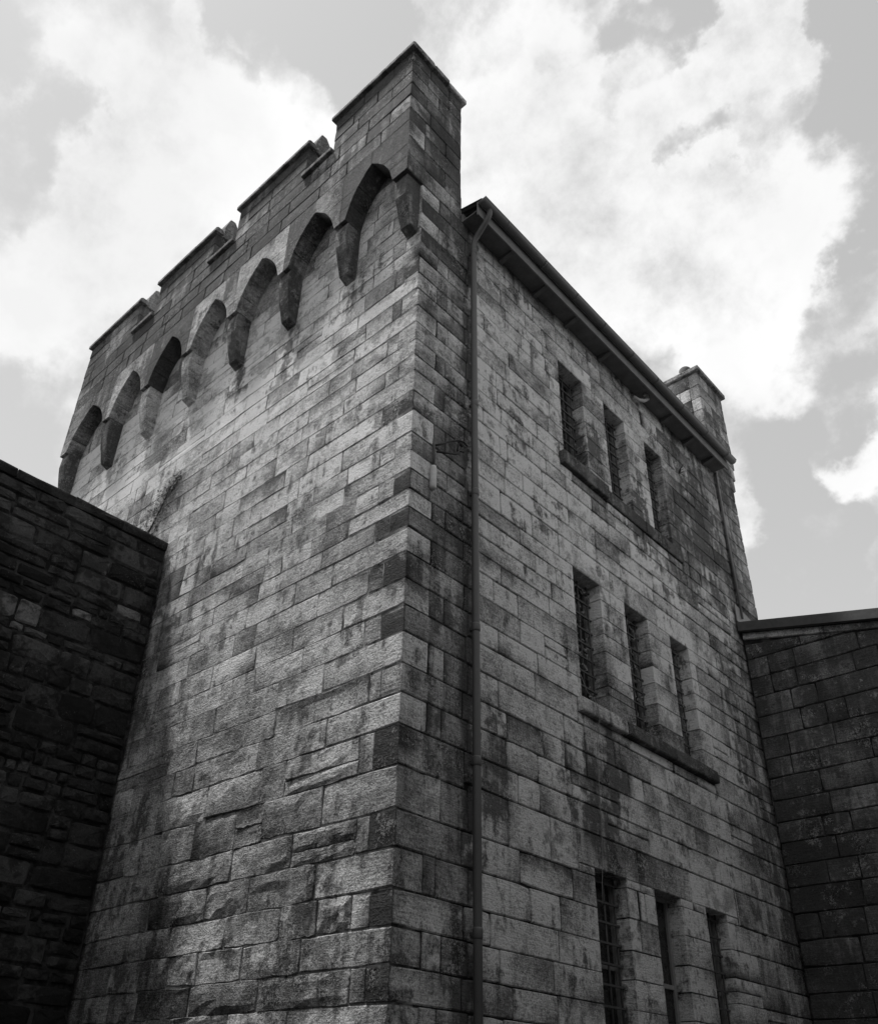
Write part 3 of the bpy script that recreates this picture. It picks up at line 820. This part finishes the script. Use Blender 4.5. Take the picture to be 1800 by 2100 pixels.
for yy in (1.67, 2.5, 3.32, 4.28, 6.3, 7.1, 7.85):
    mb = MB(); a, b = yy-.035, yy+.035
    vs = [(x, y, z) for y in (a, b) for x, z in ((.0, 12.36), (.06, 12.36), (.26, 12.41), (.26, 12.438), (.0, 12.438))]
    fs = [(i, (i+1) % 5, 5+(i+1) % 5, 5+i) for i in range(5)]+[(4, 3, 2, 1, 0), (5, 6, 7, 8, 9)]
    mb.add(vs, fs); mb.build('eave_bracket', 'soffit', soff)
mb = MB()
mb.tube([(.37, .98, 12.53), (.37, .98, 12.47), (.345, .98, 12.40), (.26, .98, 12.30), (.16, .98, 12.20), (.09, .98, 12.11), (.075, .98, 12.0), (.075, .98, 9), (.075, .985, 6), (.075, .985, 3), (.075, .985, 0)], .041, 14)
dpipe = mb.build('downpipe', 'pipe', tower, True)
for zc in (11.9, 9.1, 7.75, 6.0, 4.55, 3.0, 1.5):
    mb = MB(); mb.tube([(.075, .985, zc-.05), (.075, .985, zc-.03), (.075, .985, zc+.03), (.075, .985, zc+.05)], [.042, .047, .047, .042], 14)
    c_ = mb.build('pipe_collar', 'pipe', dpipe, True)
    mb = MB(); mb.box(-.01, .05, .965, 1.005, zc-.015, zc+.015); mb.build('pipe_clip', 'iron', dpipe)
mb = MB(); mb.tube([(.06, 8.27, 12.4), (.06, 8.27, 9.2)], .022, 10); mb.build('rear_downpipe', 'gutter', tower, True)

# ------------------------------------------------------------------ wing to the right
wing = thing('side_wing', 'lower dark ashlar wing with sloping roof edge, joining the tower on the right', 'building')
def rake(x): return 9.03-.235*x
mb = MB()
vs = [(0, 8.225, 0), (9, 8.225, 0), (9, 8.225, rake(9)-.12), (0, 8.225, rake(0)-.12), (0, 8.7, 0), (9, 8.7, 0), (9, 8.7, rake(9)-.12), (0, 8.7, rake(0)-.12)]
mb.add([(x+.035 if x == 0 else x, y, z) for x, y, z in vs], [(0, 1, 2, 3), (7, 6, 5, 4), (3, 2, 6, 7), (1, 5, 6, 2), (0, 3, 7, 4), (0, 4, 5, 1)])
wwall = mb.build('wing_wall', 'mortar_side', wing)
wb = []
z = 0.; hs = []
while z < 9.2:
    h = rnd.uniform(.29, .37); hs.append((z, z+h)); z += h
def wing_soot_tone(p): return .72+.5*max(0, 1-p[0]/.6)*max(0, min(1, (8.3-p[2])/.6))+.3*max(0, (5.4-p[2])/3.)  # sooty base, darker beside the tower and towards the ground
for z0, z1 in hs:
    xc = .035+0
    while xc < 6.0:
        L = rnd.choice([rnd.uniform(.3, .45), rnd.uniform(.55, .9), rnd.uniform(.7, 1.15)]); xn = xc+L
        ta, tb = rake(xc)-.27, rake(xn)-.27
        za, zb = min(z1, ta), min(z1, tb)
        if max(za, zb)-z0 > .06 and min(za, zb) > z0+.01:
            wb.append(block(WING, [(xc, z0), (xn, z0), (xn, zb), (xc, za)], .12, (.006, .006, .006, .006), pick_tone(.13), wing_soot_tone, .3, round_=.04 if rnd.random() < .25 else .01))
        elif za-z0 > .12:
            wb.append(block(WING, [(xc, z0), (min(xn, xc+(ta-z0)/.235), z0), (min(xn, xc+(ta-z0)/.235), z0+.02), (xc, za)], .12, (.006, .006, .006, .006), pick_tone(.13), wing_soot_tone, .3))
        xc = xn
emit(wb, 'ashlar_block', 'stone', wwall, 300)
for i in range(6):   # flat moulding stones under the roof edge
    a, b = .04+i*1.25, .04+(i+1)*1.25
    block(WING, [(a, rake(a)-.26), (b, rake(b)-.26), (b, rake(b)-.14), (a, rake(a)-.14)], .2, (.004, .004, 0, 0), pick_tone(.25), lambda p: .15 if p[0] < 1.3 else .5, .2, proud=.03).build('moulding', 'stone', wwall)
mb = MB()
vs = []
for x in (.03, 9.0):
    for (yy, zz2) in ((8.06, -.14), (8.06, .03), (8.11, .04), (8.7, .04), (8.7, -.1), (8.15, -.1), (8.15, -.14)): vs.append((x, yy, rake(x)+zz2))
K = 7; fs = [(i, (i+1) % K, K+(i+1) % K, K+i) for i in range(K)]+[tuple(range(K-1, -1, -1)), tuple(K+i for i in range(K))]
mb.add(vs, fs); mb.build('barge_board', 'iron', wing)
mb = MB(); vs = [(.03, 8.12, rake(0)+.045), (9, 8.12, rake(9)+.045), (9, 14, rake(9)+.045), (.03, 14, rake(0)+.045)]
vs += [(x, y, z-.03) for x, y, z in vs]
mb.add(vs, [(0, 1, 2, 3), (7, 6, 5, 4), (0, 4, 5, 1), (1, 5, 6, 2), (2, 6, 7, 3), (3, 7, 4, 0)]); mb.build('wing_roof', 'roof', wing)
mb = MB(); mb.add([(.034, 8.06, 9.07), (.034, 8.9, 9.07), (.034, 8.9, 9.30), (.034, 8.06, 9.42), (.05, 8.06, 9.07), (.05, 8.9, 9.07), (.05, 8.9, 9.30), (.05, 8.06, 9.42)],
       [(3, 2, 1, 0), (4, 5, 6, 7), (0, 1, 5, 4), (1, 2, 6, 5), (2, 3, 7, 6), (3, 0, 4, 7)]); mb.build('roof_flashing', 'gutter', wing)

# ------------------------------------------------------------------ rubble yard wall on the left, with unseen added runs
yard = thing('rubble_wall', 'dark sooty rubble-stone yard wall running up to the tower on the left, with unseen runs added to block sky light', 'wall')
WT = 8.66
mb = MB(); mb.box(-5.5, -4.872, -9.2, -.03, 0, WT-.12); ycore = mb.build('wall_core', 'rubble_mortar', yard)
mb = MB(); mb.box(-5.52, -4.86, -9.2, -4.3, 0, WT-.1); mb.box(-5.5, 9.6, -9.8, -9.21, 0, WT-.1); mb.box(9.01, 9.6, -9.21, 8.0, 0, WT-.1); mb.build('unseen_sky_blocker', 'unseen_rubble', yard)  # unseen runs round the yard, added to block low sky and darken lower walls
def rubble(c, tone):
    (a, b, z0, z1) = c; mb = MB(); n = 10; pts_o = []; pts_f = []; w, h = (b-a)/2, (z1-z0)/2; cu, cv = (a+b)/2, (z0+z1)/2
    pw = rnd.uniform(.16, .36); pr = rnd.uniform(-.012, .03)
    ph = rnd.uniform(0, .6)
    for i in range(n):
        an = 2*math.pi*i/n+ph; cc, ss = math.cos(an), math.sin(an)
        e = 1+rnd.uniform(-.07, .05)
        u = w*math.copysign(abs(cc)**pw, cc)*e; v = h*math.copysign(abs(ss)**pw, ss)*e
        pts_o.append((cu+u, cv+v, -.02)); pts_f.append((cu+u*.9, cv+v*.84, pr*.6+rnd.uniform(-.012, .012)))
    vs = [YARD.p(u, v, -.12) for u, v, _ in pts_o]+[YARD.p(*p) for p in pts_o]+[YARD.p(*p) for p in pts_f]+[YARD.p(cu, cv, pr+.015)]
    fs = []
    for i in range(n):
        j = (i+1) % n
        fs += [(i, j, n+j, n+i), (n+i, n+j, 2*n+j, 2*n+i), (2*n+i, 2*n+j, 3*n)]
    mb.add(vs, fs, tone=tone, soot=0, rgh=1.); return mb
rub = []
z = 1.2
while z < WT-.16:
    h = rnd.uniform(.12, .34)
    if WT-.14-(z+h) < .1: h = WT-.14-z
    y = -.035+rnd.uniform(-.0, .0)
    while y > -4.3:
        L = h*rnd.uniform(.7, 3.0); L = max(.12, min(.8, L))
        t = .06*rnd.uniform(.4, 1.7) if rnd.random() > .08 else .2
        if rnd.random() < .25 and h > .24:
            s = rnd.uniform(.4, .6); rub.append(rubble((y-L+.012, y-.012, z+.01, z+h*s-.008), t)); rub.append(rubble((y-L+.012, y-.012, z+h*s+.008, z+h-.01), t*rnd.uniform(.6, 1.4)))
        else: rub.append(rubble((y-L+.012, y-.012, z+.01+rnd.uniform(-.015, .015), z+h-.01+rnd.uniform(-.015, .015)), t))
        y -= L
    z += h
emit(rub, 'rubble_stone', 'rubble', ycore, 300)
y = -.03
while y > -9.1:
    L = rnd.uniform(.5, .9); mb = block(YARD, [(y-L, WT-.14), (y, WT-.14), (y, WT+rnd.uniform(-.012, .012)), (y-L, WT+rnd.uniform(-.012, .012))], .7, (.004, .004, 0, 0), .05, lambda p: .6, .9, proud=.03, cham=.03, jit=.012)
    mb.build('wall_coping', 'rubble', ycore); y -= L

# ------------------------------------------------------------------ small things
# conduit stub with looping wire on the near pier
cab = thing('wall_cable', 'short grey conduit tube with looping black wire beside the downpipe', 'cable')
mb = MB(); mb.tube([(.035, .318, 7.44), (.035, .318, 7.47), (.035, .318, 7.72), (.035, .318, 7.75)], [.03, .038, .038, .03], 10); mb.build('conduit', 'white', cab, True)
mb = MB(); mb.tube([(.03, .318, 7.75), (.032, .33, 7.9), (.03, .318, 8.08)], .016, 8); mb.build('stem', 'iron', cab, True)
mb = MB(); pts = [(.03, .318, 8.05), (.05, .42, 8.12), (.06, .55, 8.24), (.05, .70, 8.36), (.06, .80, 8.39), (.07, .86, 8.35), (.06, .80, 8.24), (.05, .70, 8.2), (.05, .72, 8.32), (.06, .78, 8.30), (.05, .68, 8.14), (.05, .52, 8.06), (.04, .36, 7.98)]
mb.tube(pts, .012, 6); mb.build('wire', 'wire', cab, True)
mb = MB(); pts = [(.03, 3.0, 6.22), (.05, 3.09, 6.02), (.09, 3.18, 5.93), (.095, 3.25, 5.74), (.03, 3.25, 5.4), (.02, 3.24, 4.98), (.02, 3.22, 4.5), (.025, 3.2, 4.25), (.03, 3.16, 4.0), (.02, 3.14, 3.8), (.02, 3.12, 3.6)]
tag(mb.build('loose_wire', 'pale', None, True), 'thin pale wire trailing from the middle-floor window sill down the wall', 'wire') if not mb.tube(pts, .0035, 5) else None
# pale curled hook bracket under the eave
mb = MB(); pts = [Vector((.05, 5.28, 12.26)), Vector((.08, 5.40, 12.25)), Vector((.12, 5.52, 12.29)), Vector((.15, 5.60, 12.37)), Vector((.15, 5.58, 12.44)), Vector((.14, 5.52, 12.42)), Vector((.14, 5.50, 12.38))]
mb.tube(pts, [.028, .03, .032, .032, .03, .024, .018], 8)
tag(mb.build('hook_bracket', 'white', None, True), 'small pale curled hook bracket fixed under the gutter eave', 'bracket')
# weed on the wall right of the top windows
mb = MB()
for a in range(7):
    d = Vector((rnd.uniform(.2, .5), rnd.uniform(-.6, .8), rnd.uniform(-.4, .8))).normalized()*rnd.uniform(.12, .22); o = Vector((.0, 6.73, 11.5))
    mb.tube([o, o+d*.5+Vector((0, 0, .02)), o+d], [.007, .005, .002], 5)
tag(mb.build('wall_weed', 'twig', None), 'dry twiggy weed sprouting from the wall right of the top windows', 'weed')
# creeper at the foot of the visible front wall, above the yard wall
mb = MB()
def leaf(mb, c, n, s):
    t = n.cross(Vector((rnd.uniform(-1, 1), rnd.uniform(-1, 1), rnd.uniform(-1, 1)))).normalized(); b = n.cross(t)
    vs = [c-t*s, c+b*s*.55, c+t*s, c-b*s*.55]; mb.add(vs, [(0, 1, 2, 3)])
path = [(-5.55, 9.15), (-5.35, 9.45), (-5.2, 9.75), (-4.95, 9.95)]
for i in range(700):
    k = rnd.random()*(len(path)-1); j = int(k); f = k-j
    cx = path[j][0]*(1-f)+path[j+1][0]*f; cz = path[j][1]*(1-f)+path[j+1][1]*f
    wdt = .55*(1-k/3.6)
    x = cx+rnd.gauss(0, wdt*.55)-.15*(1-f); zc = cz+rnd.gauss(0, wdt*.35)
    if zc < 8.75: continue
    leaf(mb, Vector((x, -rnd.uniform(.005, .07), zc)), Vector((rnd.uniform(-.6, .6), -1, rnd.uniform(-.3, .8))).normalized(), rnd.uniform(.012, .03))
for i in range(500):
    x = rnd.uniform(-7.2, -5.3); zc = 8.7+abs(rnd.gauss(0, .16))+(.35 if x > -6.2 else .0)*rnd.random()
    leaf(mb, Vector((x, -rnd.uniform(.005, .08), zc)), Vector((rnd.uniform(-.6, .6), -1, rnd.uniform(-.3, .8))).normalized(), rnd.uniform(.018, .04))
cr = thing('creeper', 'dark straggling creeper clinging to the tower above the rubble wall', 'creeper')
mb.build('foliage', 'leaf', cr)
mb = MB(); mb.tube([(-5.75, -.02, 8.6), (-5.55, -.03, 9.1), (-5.3, -.03, 9.5), (-5.15, -.03, 9.8), (-4.9, -.03, 10.0)], [.016, .014, .012, .009, .005], 6); mb.build('stem', 'twig', cr, True)
